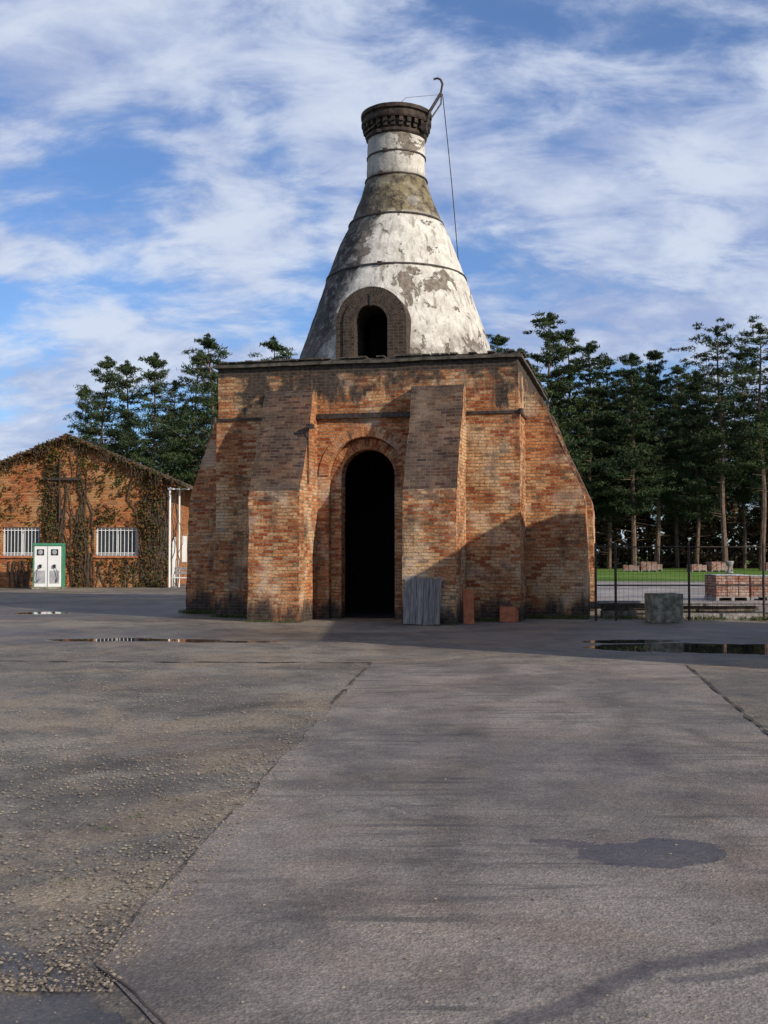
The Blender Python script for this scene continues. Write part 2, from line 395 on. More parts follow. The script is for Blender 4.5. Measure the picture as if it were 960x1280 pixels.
g.tube([Lk(1.12,29.0,13.05),Lk(1.25,29.0,13.6),Lk(1.55,29.1,14.13)],.045,8)
g.tube([Lk(1.55,29.1,14.13),Lk(1.6,29.1,14.4),Lk(1.55,29.1,14.52),Lk(1.46,29.1,14.56),Lk(1.36,29.1,14.53)],.03,8)
g.tube([Lk(1.57,29.1,14.1),Lk(1.56,29.1,13.85),Lk(1.28,29.0,13.4)],.022,6)
g.box(*sorted((Lk(1.0,28.9,0)[0],Lk(1.2,29.1,0)[0])),*sorted((Lk(1.0,28.9,0)[1],Lk(1.2,29.1,0)[1])),13.04,13.25)
g.obj('hoist_jib',[M_iron],kiln)
g=G()
pts=[]
for i in range(15):
    t=i/14; pts.append(Lk(1.6+.44*t+.02*math.sin(t*3.1),29.1+.3*t,14.12-4.55*t))
g.tube(pts,.013,5)
g.tube([Lk(1.5,29.1,14.1),Lk(.6,28.7,13.85),Lk(-.55,28.7,12.85)],.006,5)
g.obj('hoist_cable',[M_iron],kiln)
g=G(); g.cyl((-1.11,-4.6,3.2),(-1.11,-4.6,4.55),.015); g.box(-1.13,-.99,-4.7,-4.5,4.5,4.6); g.obj('conduit_lamp',[M_iron],kiln)

# ------------------------------------------------------------------ things leaning on the kiln
g=G()
x=0
for w in(.15,.13,.16,.12,.14,.13):
    h=1.08+random.uniform(-.05,.04); g.box(x,x+w-.008,0,.025,random.uniform(0,.03),h); x+=w
g.box(.03,x-.04,.026,.055,.25,.35); g.box(.03,x-.04,.026,.055,.78,.88)
p=k2w(1.36,-5.58); o=g.obj('wooden_shutter',[M_planks],bevel=.004); o.location=p; o.rotation_euler=(math.radians(-13),0,YAW)
g=G()
for k in range(3): g.box(0,.24,k*.045,k*.045+.03,0,.78-k*.06)
p=k2w(2.62,-5.0); o=g.obj('terracotta_slab',[M_terra],bevel=.006); o.location=p; o.rotation_euler=(math.radians(-8),0,YAW+.3)
g=G()
for k in range(4): g.box(k*.02,.36+k*.02,k*.05,k*.05+.035,0,.36-k*.02)
p=k2w(3.3,-4.05); o=g.obj('terracotta_tiles',[M_terra],bevel=.006); o.location=p; o.rotation_euler=(math.radians(-12),0,YAW)

# ------------------------------------------------------------------ BRICK HOUSE (left)
house=empty('brick_house',(-14.35,49,0),math.radians(1.5))
HW=4.5; EZ=4.85; PZ=6.75; HL=16
wins=[(-2.95,-1.25),(1.25,3.15)]; WZ0,WZ1=1.42,2.72
g=G()
xs=[-HW,wins[0][0],wins[0][1],wins[1][0],wins[1][1],HW]; zz=[0,WZ0,WZ1,EZ]
for i in range(5):
    for j in range(3):
        if i in(1,3) and j==1: continue
        g.face([(xs[i],0,zz[j]),(xs[i+1],0,zz[j]),(xs[i+1],0,zz[j+1]),(xs[i],0,zz[j+1])])
g.face([(-HW,0,EZ),(HW,0,EZ),(0,0,PZ)])
for a,b_ in wins:
    g.face([(a,0,WZ0),(b_,0,WZ0),(b_,.3,WZ0),(a,.3,WZ0)]); g.face([(a,0,WZ1),(a,.3,WZ1),(b_,.3,WZ1),(b_,0,WZ1)])
    g.face([(a,0,WZ0),(a,.3,WZ0),(a,.3,WZ1),(a,0,WZ1)]); g.face([(b_,0,WZ0),(b_,0,WZ1),(b_,.3,WZ1),(b_,.3,WZ0)])
g.face([(HW,0,0),(HW,HL,0),(HW,HL,EZ),(HW,0,EZ)]); g.face([(-HW,HL,0),(-HW,0,0),(-HW,0,EZ),(-HW,HL,EZ)])
g.face([(HW,HL,0),(-HW,HL,0),(-HW,HL,EZ),(0,HL,PZ),(HW,HL,EZ)])
g.obj('walls',[M_house],house)
g=G()
for a,b_ in wins:
    g.box(a-.1,b_+.1,-.08,.1,WZ0-.09,WZ0-.003)
g.obj('sills',[M_terra],house)
g=G()
for a,b_ in wins:
    g.box(a,b_,.22,.28,WZ0,WZ0+.07); g.box(a,b_,.22,.28,WZ1-.07,WZ1)
    g.box(a,a+.07,.221,.279,WZ0+.071,WZ1-.071); g.box(b_-.07,b_,.221,.279,WZ0+.071,WZ1-.071)
    mid=(a+b_)/2; g.box(mid-.04,mid+.04,.222,.278,WZ0+.071,WZ1-.071)
    for k in range(11):
        xx=a+.08+k*(b_-a-.16)/10; g.cyl((xx,.08,WZ0),(xx,.08,WZ1),.015,.015,6)
    g.box(a,b_,.07,.09,WZ0+.12,WZ0+.15); g.box(a,b_,.07,.09,WZ1-.15,WZ1-.12)
g.obj('window_frames',[M_white],house)
g=G()
for a,b_ in wins: g.box(a,b_,.285,.295,WZ0,WZ1)
g.obj('window_glass',[M_glass],house)
g=G(); sl=(PZ-EZ)/HW
for sx in(-1,1):
    e=5.5
    P=[(0,PZ+.06),(sx*e,PZ+.06-sl*e),(sx*e,PZ+.16-sl*e),(0,PZ+.16)]
    g.prism(P,lambda p,t:(p[0],t,p[1]),-.35,HL+.3)
o=g.obj('roof',[M_roof],house,wob=.03,sub=.6)
g=G()
for k in range(60):
    yy=-.35
    t=k/59*11-5.5; z=PZ+.17-sl*abs(t); g.box(t-.08,t+.08,yy-.03,yy+.3,z,z+.04)
g.obj('verge_tiles',[M_roof],house)
g=G(); g.cyl((HW+.12,-.1,0),(HW+.12,-.1,EZ-.3),.05); g.cyl((HW+.5,.2,.0),(HW+.5,.2,EZ-.35),.04); g.box(HW+.05,HW+1.0,-.2,-.1,EZ-.42,EZ-.36)
g.obj('porch_posts',[M_white],house)
g=G(); g.box(HW+.02,HW+.05,1.2,2.2,0,2.3); g.box(HW+.02,HW+.05,4,5.4,1.1,2.4); g.obj('side_door',[M_white],house)
g=G(); g.cyl((-.35,-.15,3.0),(-.35,-.15,5.8),.035); g.box(-1.1,.6,-.2,-.1,4.85,4.95); g.obj('wall_bracket',[M_iron],house)
def ivy_density(x,z):
    d=.05
    for c,w,k in((-.75,.38,.85),(-3.9,.5,.7),(.62,.22,.5),(3.85,.6,.8),(2.3,1.2,.15)): d+=k*math.exp(-((x-c)/w)**2)
    top=PZ-sl*abs(x)-z
    d+=.4*math.exp(-(top/.3)**2)+.45*mnoise.noise(Vector((x*.9,z*.9,3)))+.45*mnoise.noise(Vector((x*3,z*3,9)))
    for a,b_ in wins:
        if a-.05<x<b_+.05 and WZ0-.05<z<WZ1+.05: return 0
    return d
C=[]
while len(C)<10500:
    x=random.uniform(-HW-.1,HW+.15); z=random.uniform(.0,PZ+.1)
    if z>PZ+.1-sl*abs(x): continue
    d=ivy_density(x,z)
    if random.random()<d*.9: C.append((x,-.03-random.random()**2*.28*max(.3,min(1,d)),z))
for k in range(700):
    t=random.uniform(-5.4,5.4); C.append((t,-.38-random.random()*.15,PZ+.12-sl*abs(t)-abs(random.gauss(0,.15))+.07))
C=np.array(C); U,V=leafset(C,.055,.75)
cl=np.array([.5+.7*mnoise.noise(Vector((c[0]*.8,0,c[2]*.8))) for c in C])
me=quads_obj('ivy_leaves',C,U,V,np.stack([cl,rng.random(len(C))*.7+.35*(1-cl)],1),[M_ivy]); addobj('ivy',me,parent=house)
g=G()
for k in range(130):
    c=random.choice((-.75,-.75,-3.9,.62,3.85,3.85,-2.2,2.3,4.2,1.0)); x=c+random.gauss(0,.35); z=0; pts=[(x,-.05,0)]
    zt=min(random.uniform(2.5,6),PZ-.2-sl*abs(x))
    while z<zt:
        z+=.4; x+=random.gauss(0,.08)
        if any(a-.03<x<b_+.03 and WZ0-.2<z<WZ1+.2 for a,b_ in wins): break
        pts.append((x,-.05-random.random()*.05,z))
    if len(pts)>1: g.tube(pts,random.uniform(.012,.035),4)
for k in range(150):
    t=random.uniform(-5.4,5.4); z=PZ+.15-sl*abs(t); x=t; pts=[(x,-.42,z+random.uniform(0,.15))]
    for j in range(random.randint(1,4)): z-=.15; x+=random.gauss(0,.06); pts.append((x,-.43,z))
    g.tube(pts,.012,4)
g.obj('ivy_stems',[M_stem],house)

# ------------------------------------------------------------------ FUEL PUMP
fp=empty('fuel_pump',(-14.55,47,0),math.radians(3))
g=G(); g.box(-.58,.58,-.28,.28,.08,1.86); g.obj('cabinet',[M_white],fp,bevel=.03)
g=G(); g.box(-.62,.62,-.31,.31,1.862,1.98); g.box(.585,.625,-.29,.29,.08,1.858); g.box(-.625,-.585,-.29,.29,.08,1.858); g.obj('green_trim',[M_green],fp,bevel=.015)
g=G(); g.box(-.66,.66,-.36,.36,0,.078); g.obj('plinth',[M_conc],fp)
g=G()
for sx in(-.3,.3):
    g.box(sx-.15,sx+.15,-.30,-.283,1.46,1.72); g.box(sx-.05,sx+.05,-.36,-.283,.92,1.06)
g.box(-.008,.008,-.29,-.282,.1,1.84)
g.obj('displays',[M_black],fp)
g=G()
for sx in(-.3,.3): g.cyl((sx,-.315,1.59),(sx,-.302,1.59),.10,.10,20)
g.box(-.5,-.1,-.293,-.283,.25,.8); g.box(.1,.5,-.293,-.283,.25,.8)
g.obj('dials_and_panels',[M_sheet],fp)
g=G()
for sx in(-1,1):
    g.tube([(sx*.3,-.34,1.0),(sx*.42,-.38,.8),(sx*.48,-.36,.45),(sx*.42,-.36,.3),(sx*.36,-.31,.42)],.013,6)
g.obj('hoses',[M_black],fp)

bench=empty('wooden_bench',(-8.85,47.6,0),math.radians(-6))
g=G(); 
for k in range(3): g.box(-.45,.45,-.22+k*.15,-.09+k*.15,.45,.49)
g.obj('seat',[M_white],bench)
g=G(); g.box(-.45,.45,.24,.27,.62,.74); g.box(-.45,.45,.25,.28,.8,.92); g.obj('backrest',[M_greywood],bench)
g=G()
for sx in(-.4,.34): g.box(sx,sx+.06,-.2,-.14,0,.449); g.box(sx,sx+.06,.18,.24,0,.92)
g.obj('legs',[M_greywood],bench)

# ------------------------------------------------------------------ RIGHT SIDE ITEMS
fence=empty('metal_fence',(0,0,0))
g=G()
fx=[4.95,5.42,7.15,8.92,10.7,12.5]; fy=lambda x:25.3+.03*(x-5)
for x in fx: g.cyl((x,fy(x),0),(x,fy(x),1.78),.030,.030,8); g.cyl((x,fy(x),1.78),(x,fy(x),1.82),.036,.008,8)
for z,r in((1.72,.014),(.82,.018),(.38,.013)): g.tube([(x,fy(x)-.001*z,z) for x in fx],r,6)
g.obj('posts_and_rails',[M_iron],fence)
g=G()
x=fx[0]
while x<fx[-1]:
    g.cyl((x,fy(x),.1),(x,fy(x),1.72),.0026,.0026,3,caps=False); x+=.11
z=.15
while z<1.7: g.cyl((fx[0],fy(fx[0]),z),(fx[-1],fy(fx[-1]),z),.0026,.0026,3,caps=False); z+=.2
g.obj('wire_mesh',[M_iron],fence)
g=G(); 
g.box(-.37,.37,-.25,.25,0,.5)
for a in((-.37,-.27,-.25,.25),(.27,.37,-.25,.25),(-.268,.268,-.25,-.16),(-.268,.268,.16,.25)): g.box(*a,.502,.66)
g.box(-.30,-.12,-.26,-.249,.2,.4); g.box(-.02,.30,-.262,-.249,.08,.44)
o=g.obj('stone_trough',[M_conc],wob=.025,sub=.15,loc=(6.38,24.7,0),rot=(0,0,.1))
ts=empty('timber_stack',(7.9,26.3,0),.06)
g=G()
for k,(x0,x1,y,z,h) in enumerate(((-.95,1.5,0,0,.14),(-.9,1.3,.3,0,.15),(-1.0,1.2,.1,.16,.13),(-.8,1.4,.42,.16,.14),(-2.6,-1.1,.1,0,.18),(-2.5,-.9,.4,0,.2),(-2.55,-1.3,.25,.21,.15),(-2.9,-1.4,.6,.2,.17))):
    g.box(x0,x1,y,y+.2,z,z+h)
g.obj('beams',[M_darkwood],ts,wob=.012,sub=.4)
g=G(); g.box(-1.0,1.25,-.28,-.08,.0,.12); g.box(-.85,1.3,-.02,.18,.295,.36); g.box(-2.7,-1.2,.05,.2,.362,.42); g.obj('pale_beams',[M_greywood],ts,wob=.012,sub=.4)
def bpallet(loc,w,d,h,rz=0,sheet=True):
    e=empty('brick_pallet',loc,rz)
    g=G()
    for k in range(3): g.box(-w/2+k*(w/2-.05),-w/2+k*(w/2-.05)+.1,-d/2,d/2,0,.1)
    g.box(-w/2,w/2,-d/2,d/2,.102,.13); g.obj('pallet',[M_greywood],e)
    g=G(); n=3
    for k in range(n):
        x0=-w/2+k*w/n; hh=h-(.09 if k==2 else 0)*random.random()
        g.box(x0+.015,x0+w/n-.015,-d/2+.02,d/2-.02,.135,hh)
    g.obj('bricks',[M_pallet],e,wob=.01,sub=.3)
    if sheet:
        g=G(); g.box(-w/2+.0,w/2-.0,-d/2,d/2,h+.005,h+.03); g.obj('cover',[M_sheet],e,wob=.02,sub=.2)
bpallet((11.4,36,0),1.15,1.0,.82,.1); bpallet((12.75,36.3,0),1.15,1.0,.78,-.05)
for k,(x,h) in enumerate(((20.2,.35),(21.6,.6),(22.9,.45),(25.6,.4),(27.2,.6),(28.6,.5),(33,.5))):
    bpallet((x,90+random.uniform(-2,2),0),1.3,1.1,h+.2,random.uniform(-.2,.2),False)
g=G(); g.lathe([(.0,0),(.35,0),(.35,.1),(.12,.2),(.1,.55),(.3,.75),(.42,1.1),(.36,1.15),(.3,1.1),(0,1.0)],20); o=g.obj('stone_urn',[M_greywood],loc=(26.2,82,0),smooth=True); o.scale=(.8,)*3

shadow_shed=empty('added_shadow_shed',(8.05,12.8,0))  # invented shed out of view, added to cast shadow on kiln and yard
g=G(); g.box(0,4.5,0,8.7,0,5.2); g.obj('walls',[M_shadow_shed],shadow_shed)
g=G(); P=[(-.1,5.2),(2.25,5.9),(4.6,5.2),(4.6,5.32),(2.25,6.05),(-.1,5.32)]
g.prism(P,lambda p,t:(p[0],t,p[1]),-.1,8.8); g.obj('roof',[M_roof],shadow_shed)
g=G(); g.box(-.03,-.002,1,2.1,0,2.2); g.box(-.03,-.002,3.6,5.0,1.1,2.4); g.box(-.03,-.002,5.8,7.2,1.1,2.4); g.obj('added_shed_openings',[M_darkwood],shadow_shed)

# ------------------------------------------------------------------ PINES
def pine_mesh(name,seed,H,cb,R,nb,leaf=.13,per=46,conic=.5):
    global rng
    random.seed(seed); rng=np.random.default_rng(seed)
    g=G()
    bend=(random.uniform(-.5,.5),random.uniform(-.5,.5))
    def tp(z): t=z/H; return Vector((bend[0]*t*t+.12*math.sin(z*.5+seed),bend[1]*t*t+.12*math.cos(z*.43),z))
    nseg=12; r0=.009*H+.03
    for i in range(nseg):
        z0=H*i/nseg*.97;z1=H*(i+1)/nseg*.97
        g.cyl(tp(z0),tp(z1),r0*(1-i/nseg)**.8+.02,r0*(1-(i+1)/nseg)**.8+.02,7,0,False)
    cl=[]
    for i in range(nb):
        t=min(.985,max(0,(i+random.gauss(0,1.2))/nb)); 
        t=t+.018*math.sin(t*2*math.pi*11)   # whorls
        z=cb+(H-cb)*t
        az=i*2.4+random.uniform(-.7,.7)
        lob=.75+.5*mnoise.noise(Vector((math.cos(az)*.8,math.sin(az)*.8,z*.28+seed*3)))+.2*mnoise.noise(Vector((z*1.3,seed,0)))
        pr=min(1,.5+t*2.0)*max(0,1-t)**conic*lob*1.25+.04
        L=R*pr*random.uniform(.6,1.12)+.2
        rise=random.uniform(-.08,.18)+.5*t*t
        p0=tp(z*.97); d=Vector((math.cos(az),math.sin(az),rise))
        tip=p0+d*L+Vector((0,0,.10*L)); midp=p0+d*L*.5+Vector((0,0,-.07*L))
        g.cyl(p0,midp,.03+.018*L*.5,.028,4,0,False); g.cyl(midp,tip,.028,.01,3,0,False)
        k=max(2,int(L*1.9))
        for j in range(k):
            u=.22+.85*(j+random.random())/k
            c=p0.lerp(midp,u*2) if u<.5 else midp.lerp(tip,(u-.5)*2)
            spread=.22*L*u
            c=c+Vector((random.gauss(0,spread),random.gauss(0,spread),random.uniform(-.12,.2)))
            cl.append((c.x,c.y,c.z,random.uniform(.45,.95)*(.75+.07*L)*(1.05-.4*t),random.random()))
    for i in range(int(nb*.35)):
        z=random.uniform(cb*.3,cb*1.1); a=random.uniform(0,6.28); L=random.uniform(.5,2.2)
        p0=tp(z); g.cyl(p0,p0+Vector((math.cos(a)*L,math.sin(a)*L,random.uniform(-.3,.2)*L)),.03,.008,3,0,False)
    for j in range(5):
        c=tp(H*.94+j*.20); cl.append((c.x+random.gauss(0,.06),c.y+random.gauss(0,.06),c.z,.30-.03*j,random.random()))
    cl=np.array(cl); n=len(cl)
    off=rng.normal(0,.50,(n*per,3))
    ln=np.linalg.norm(off,axis=1,keepdims=True); off=np.where(ln>1.35,off/ln*1.2,off)
    off*=np.repeat(cl[:,3],per)[:,None]; off[:,2]*=.40
    C=np.repeat(cl[:,:3],per,axis=0)+off
    U,V=leafset(C,leaf,.20,.45)
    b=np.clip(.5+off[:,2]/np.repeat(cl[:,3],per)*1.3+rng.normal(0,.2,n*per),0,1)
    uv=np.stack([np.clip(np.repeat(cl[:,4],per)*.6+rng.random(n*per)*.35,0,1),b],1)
    return quads_obj(name,C,U,V,uv,[M_needle,M_bark],extra=g)
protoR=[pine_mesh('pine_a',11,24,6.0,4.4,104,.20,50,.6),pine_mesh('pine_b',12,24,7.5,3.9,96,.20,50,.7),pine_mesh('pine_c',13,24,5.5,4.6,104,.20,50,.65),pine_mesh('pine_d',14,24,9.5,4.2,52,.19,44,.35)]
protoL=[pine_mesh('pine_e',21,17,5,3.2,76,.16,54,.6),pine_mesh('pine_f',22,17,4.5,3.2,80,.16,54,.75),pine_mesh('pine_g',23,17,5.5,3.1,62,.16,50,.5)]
random.seed(5)
def px(x,d): return (x-480)/1350*d
def tz(y,d): return 1.6+d*math.tan(math.atan((640-y)/1350)+math.radians(2.12))
def plant(pxx,top,d,proto,H0,wide=1.0):
    H=tz(top,d); s=H/H0
    addobj('pine_tree',proto,(px(pxx,d),d,0),random.uniform(0,6.28),(s*wide,s*wide,s))
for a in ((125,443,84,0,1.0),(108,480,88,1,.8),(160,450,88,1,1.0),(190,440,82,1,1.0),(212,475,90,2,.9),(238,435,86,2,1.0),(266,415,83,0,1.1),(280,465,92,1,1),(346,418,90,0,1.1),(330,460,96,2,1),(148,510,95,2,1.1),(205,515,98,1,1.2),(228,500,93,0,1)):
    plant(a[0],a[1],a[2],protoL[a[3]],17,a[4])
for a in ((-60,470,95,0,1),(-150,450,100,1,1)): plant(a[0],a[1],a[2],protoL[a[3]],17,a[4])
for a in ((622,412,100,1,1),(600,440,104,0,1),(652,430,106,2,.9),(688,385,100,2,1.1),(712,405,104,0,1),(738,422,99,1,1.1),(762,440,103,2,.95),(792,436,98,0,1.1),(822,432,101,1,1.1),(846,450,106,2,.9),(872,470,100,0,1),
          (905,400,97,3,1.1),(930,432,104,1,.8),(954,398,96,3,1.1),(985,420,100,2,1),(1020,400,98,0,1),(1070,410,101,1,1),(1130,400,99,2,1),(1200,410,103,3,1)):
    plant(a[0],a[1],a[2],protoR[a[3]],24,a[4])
wood=empty('distant_trees')
for k in range(34):
    d=random.uniform(112,140); pxx=590+k*19+random.uniform(-10,10)
    top=random.uniform(455,530); H=tz(top,d); s=H/24
    m=random.choice(protoR); addobj('tree_%d'%k,m,(px(pxx,d),d,0),random.uniform(0,6),(s*1.35,s*1.35,s),wood)
for k in range(20):
    d=random.uniform(105,150); pxx=random.uniform(-400,420)
    top=random.uniform(560,600); H=tz(top,d); s=H/17
    m=random.choice(protoL); addobj('tree_l_%d'%k,m,(px(pxx,d),d,0),random.uniform(0,6),(s*1.6,s*1.6,s),wood)
def shrub_mass(name,x0,x1,y0,y1,h,n,leaf,seed):
    global rng
    rng=np.random.default_rng(seed)
    nc=n//60
    cx=rng.uniform(x0,x1,nc);cy=rng.uniform(y0,y1,nc); hh=np.array([h*(.45+.55*(.5+.7*mnoise.noise(Vector((a*.25,b*.25,seed))))) for a,b in zip(cx,cy)])
    cz=rng.random(nc)*hh; r=rng.uniform(.5,1.2,nc)
    off=rand_dirs(nc*60)*(rng.random((nc*60,1))**.4)*np.repeat(r,60)[:,None]
    C=np.repeat(np.stack([cx,cy,cz],1),60,axis=0)+off; C[:,2]=np.abs(C[:,2])+.02
    U,V=leafset(C,leaf,.6)
    me=quads_obj(name,C,U,V,np.stack([np.repeat(rng.random(nc),60),rng.random(nc*60)],1),[M_bramble]); addobj(name,me)
shrub_mass('undergrowth',8,75,107,114,8,66000,.22,4)
shrub_mass('hedge',-45,-2,98,103,4.5,20000,.22,5)

# ------------------------------------------------------------------ GROUND
def ell(n,Pd,cx,cy,rx,ry,rot=0,soft=.25):
    v=n.mapping(Pd,(cx,cy,0),(0,0,rot),(rx,ry,1),'TEXTURE')
    v=n.vm('MULTIPLY',v,(1,1,0))
    return n.rng(n.vm('LENGTH',v,(0,0,0)),1.0+soft,1.0-soft)
def seg(n,P2,a,b,w,soft=.5):
    L=math.dist(a,b); d=((b[0]-a[0])/L,(b[1]-a[1])/L,0)
    v=n.vm('SUBTRACT',P2,(a[0],a[1],0))
    t=n.add('ShaderNodeClamp',{0:n.vm('DOT_PRODUCT',v,d),1:0.0,2:L}).outputs[0]
    c=n.add('ShaderNodeCombineXYZ',{0:n.m('MULTIPLY',t,d[0]),1:n.m('MULTIPLY',t,d[1]),2:0.0}).outputs[0]
    return n.rng(n.vm('DISTANCE',v,c),w*(1+soft),w*(1-soft))
def yard_mat(name,ca,cb,patches,damps,striate=0.0,rough0=.75,agg=.6,dirt=.5,streams=(),tyres=()):
    n=N(name); P=n.pos()
    w2=n.vm('SUBTRACT',n.noise(P,1.0,6,.65,col=True),(.5,.5,.5))
    Pm=n.vm('ADD',P,n.vm('MULTIPLY',w2,(.9,.9,0)))
    a=n.noise(P,.28,6,.65); b=n.noise(P,1.7,7,.7); f=n.noise(P,28,5,.8)
    c=n.mix(n.rng(n.m('ADD',n.m('MULTIPLY',a,.6),n.m('MULTIPLY',b,.4)),.41,.57),ca,cb)
    c=n.mix(n.m('MULTIPLY',n.rng(n.noise(P,.6,7,.7,.5),.46,.60),dirt),c,(.245,.185,.12))
    vo=n.add('ShaderNodeTexVoronoi',{'Vector':P,'Scale':70.0,'Randomness':1.0})
    vc=n.add('ShaderNodeSeparateColor',{0:vo.outputs['Color']}).outputs[0]
    c=n.mix(agg,c,n.mix(vc,(.62,.62,.62),(1.4,1.37,1.32)),'MULTIPLY')
    peb=n.m('MULTIPLY',n.rng(vc,.93,.96),n.rng(vo.outputs['Distance'],.45,.3))
    c=n.mix(n.m('MULTIPLY',peb,agg*.8),c,(.42,.37,.30))
    c=n.mix(.65,c,n.mix(n.rng(f,.3,.7),(.55,.55,.55),(1.38,1.38,1.38)),'MULTIPLY')
    c=n.mix(n.m('MULTIPLY',n.rng(n.noise(P,1.4,9,.78,.3),.50,.66),.58),c,(.06,.05,.046))
    c=n.mix(n.m('MULTIPLY',n.rng(n.noise(P,.45,7,.62,.8),.49,.57),.5),c,n.mix(1.0,c,(.55,.52,.54),'MULTIPLY'))
    c=n.mix(n.m('MULTIPLY',n.rng(n.noise(n.mapping(P,loc=(9,3,0)),.5,8,.66,.6),.54,.62),.35),c,n.mix(1.0,c,(1.45,1.42,1.38),'MULTIPLY'))
    if striate:
        s=n.noise(n.mapping(P,rot=(0,0,math.radians(-28)),sc=(.5,7,1)),1.3,6,.7)
        c=n.mix(n.m('MULTIPLY',n.m('MULTIPLY',n.rng(s,.50,.64),n.rng(n.noise(P,.5,3),.42,.55)),striate),c,(.08,.068,.062))
    damp=None
    for (cx,cy,rx,ry,rt,st) in damps:
        e=n.m('MULTIPLY',ell(n,Pm,cx,cy,rx,ry,rt,.3 if st<.8 else .06),st); damp=e if damp is None else n.m('MAXIMUM',damp,e)
    Ps=n.vm('MULTIPLY',n.vm('ADD',P,n.vm('MULTIPLY',w2,(.28,.28,0))),(1,1,0))
    for (pts,w,st) in streams:
        for p,q in zip(pts[:-1],pts[1:]):
            e=n.m('MULTIPLY',seg(n,Ps,p,q,w),st); damp=e if damp is None else n.m('MAXIMUM',damp,e)
    if damp is not None: c=n.mix(damp,c,n.mix(.95,c,(.36,.35,.38),'MULTIPLY'))
    ty=None
    for (pts,w,st) in tyres:
        for p,q in zip(pts[:-1],pts[1:]):
            e=n.m('MULTIPLY',seg(n,Ps,p,q,w,.7),st); ty=e if ty is None else n.m('MAXIMUM',ty,e)
    if ty is not None:
        ty=n.m('MULTIPLY',ty,n.rng(n.noise(P,1.2,7,.75),.38,.6))
        c=n.mix(ty,c,n.mix(1.0,c,(.50,.46,.44),'MULTIPLY'))
    wet=None
    for (cx,cy,rx,ry,rt) in patches:
        e=ell(n,Pm,cx,cy,rx,ry,rt,.05); wet=e if wet is None else n.m('MAXIMUM',wet,e)
    rough=n.rng(b,.3,.7,rough0-.1,rough0+.1)
    if damp is not None: rough=n.m('SUBTRACT',rough,n.m('MULTIPLY',n.m('POWER',damp,2.0),.46))
    h=n.m('ADD',n.m('MULTIPLY',vo.outputs['Distance'],.4),n.m('MULTIPLY',f,.8))
    if damp is not None: h=n.m('MULTIPLY',h,n.m('SUBTRACT',1.0,n.m('MULTIPLY',damp,.65)))
    if wet is not None:
        c=n.mix(wet,c,(.022,.02,.019)); rough=n.m('MULTIPLY',rough,n.m('SUBTRACT',1.0,n.m('MULTIPLY',wet,.97)))
        h=n.m('MULTIPLY',h,n.m('SUBTRACT',1.0,wet))
    return n.bsdf(c,rough,h,.7,.016,.45)
puddles=[(5.7,18.1,2.3,1.0,-.1),(4.4,19.5,.9,.4,.1),(-4.6,19.8,1.6,.36,-.05),(-2.7,19.4,1.0,.22,0),(-9.0,28.5,.7,.6,0),(-12,27,1.8,.4,.1),(7.2,15.9,1.2,.5,.2)]
damps_y=[(-1.25,3.7,.55,.32,-.4,.95),(6.0,20.5,6.0,4.0,0,.6),(-6,21,7,2.2,0,.6),(-12,30,10,4.5,0,.65),(0,22.5,6,1.8,0,.35),(5.2,12.2,1.6,2.2,0,.6),(-3.6,13.2,2.6,.8,.1,.35)]
M_yard=yard_mat('yard_asphalt',(.098,.085,.070),(.20,.175,.142),puddles,damps_y,0,.75,.75,.6,
    [([(-2.3,5.0),(-1.75,4.6),(-1.45,4.3),(-1.15,4.0),(-.9,3.5)],.10,.95)],
    [([(-5.5,6.5),(-3.4,9.5),(-1.2,11.6),(.5,12.6)],.16,.8),([(-4.2,5.6),(-2.3,8.0),(-.9,9.3)],.16,.8)])
M_drive=yard_mat('drive_concrete',(.140,.119,.106),(.235,.203,.180),[],
    [(1.42,5.78,.38,.27,.1,.95),(1.0,5.95,.16,.08,.1,.9),(.95,8.3,1.5,1.6,.2,.5),(.2,6.0,.9,1.0,.5,.28),(3,11.5,1,2,0,.25),(.2,12.5,.5,1.8,.2,.3)],.85,.75,.45,.3,
    [([(.35,3.65),(.66,3.9),(1.05,4.25),(1.5,4.42),(2.4,4.9)],.055,.8),([(1.1,4.1),(1.6,4.3),(2.4,4.6)],.03,.7)],
    [([(-1.2,11.6),(1.0,12.8),(4.4,14.0)],.15,.7),([(.2,4),(.5,8),(1.6,15.4)],.14,.5),([(1.75,4),(2.0,8),(3.0,15.4)],.14,.5)])
M_yardfar=yard_mat('far_concrete',(.20,.185,.18),(.30,.28,.27),[],[],0,.8)
def grass():
    n=N('meadow_grass'); P=n.pos()
    c=n.mix(n.rng(n.noise(P,.12,6,.7),.35,.65),(.07,.13,.025),(.14,.22,.045))
    c=n.mix(.6,c,n.mix(n.noise(P,3,6,.8),(.5,.5,.5),(1.4,1.4,1.3)),'MULTIPLY')
    return n.bsdf(c,.95,n.noise(P,6,6,.8),.8,.1,.1)
M_grass=grass()
def sheet(name,poly,z,mat):
    me=bpy.data.meshes.new(name); me.from_pydata([(x,y,z) for x,y in poly],[],[list(range(len(poly)))]); me.materials.append(mat)
    return addobj(name,me)
sheet('ground',[(-900,-300),(900,-300),(900,1500),(-900,1500)],0-.012,M_grass)
sheet('yard',[(-60,-12),(60,-12),(60,31),(60,57),(2,60),(-60,70)],0-.006,M_yard)
sheet('far_yard_slab',[(4.5,33),(40,33),(50,55),(7,57)],0-.002,M_yardfar)
def ragged(p,q,n,amp):
    out=[]
    for i in range(n):
        t=i/n; x=p[0]+(q[0]-p[0])*t; y=p[1]+(q[1]-p[1])*t
        d=Vector((-(q[1]-p[1]),q[0]-p[0])).normalized()*(mnoise.noise(Vector((x*1.7,y*1.7,5)))+.35*mnoise.noise(Vector((x*9,y*9,5))))*amp
        out.append((x+d.x,y+d.y))
    return out
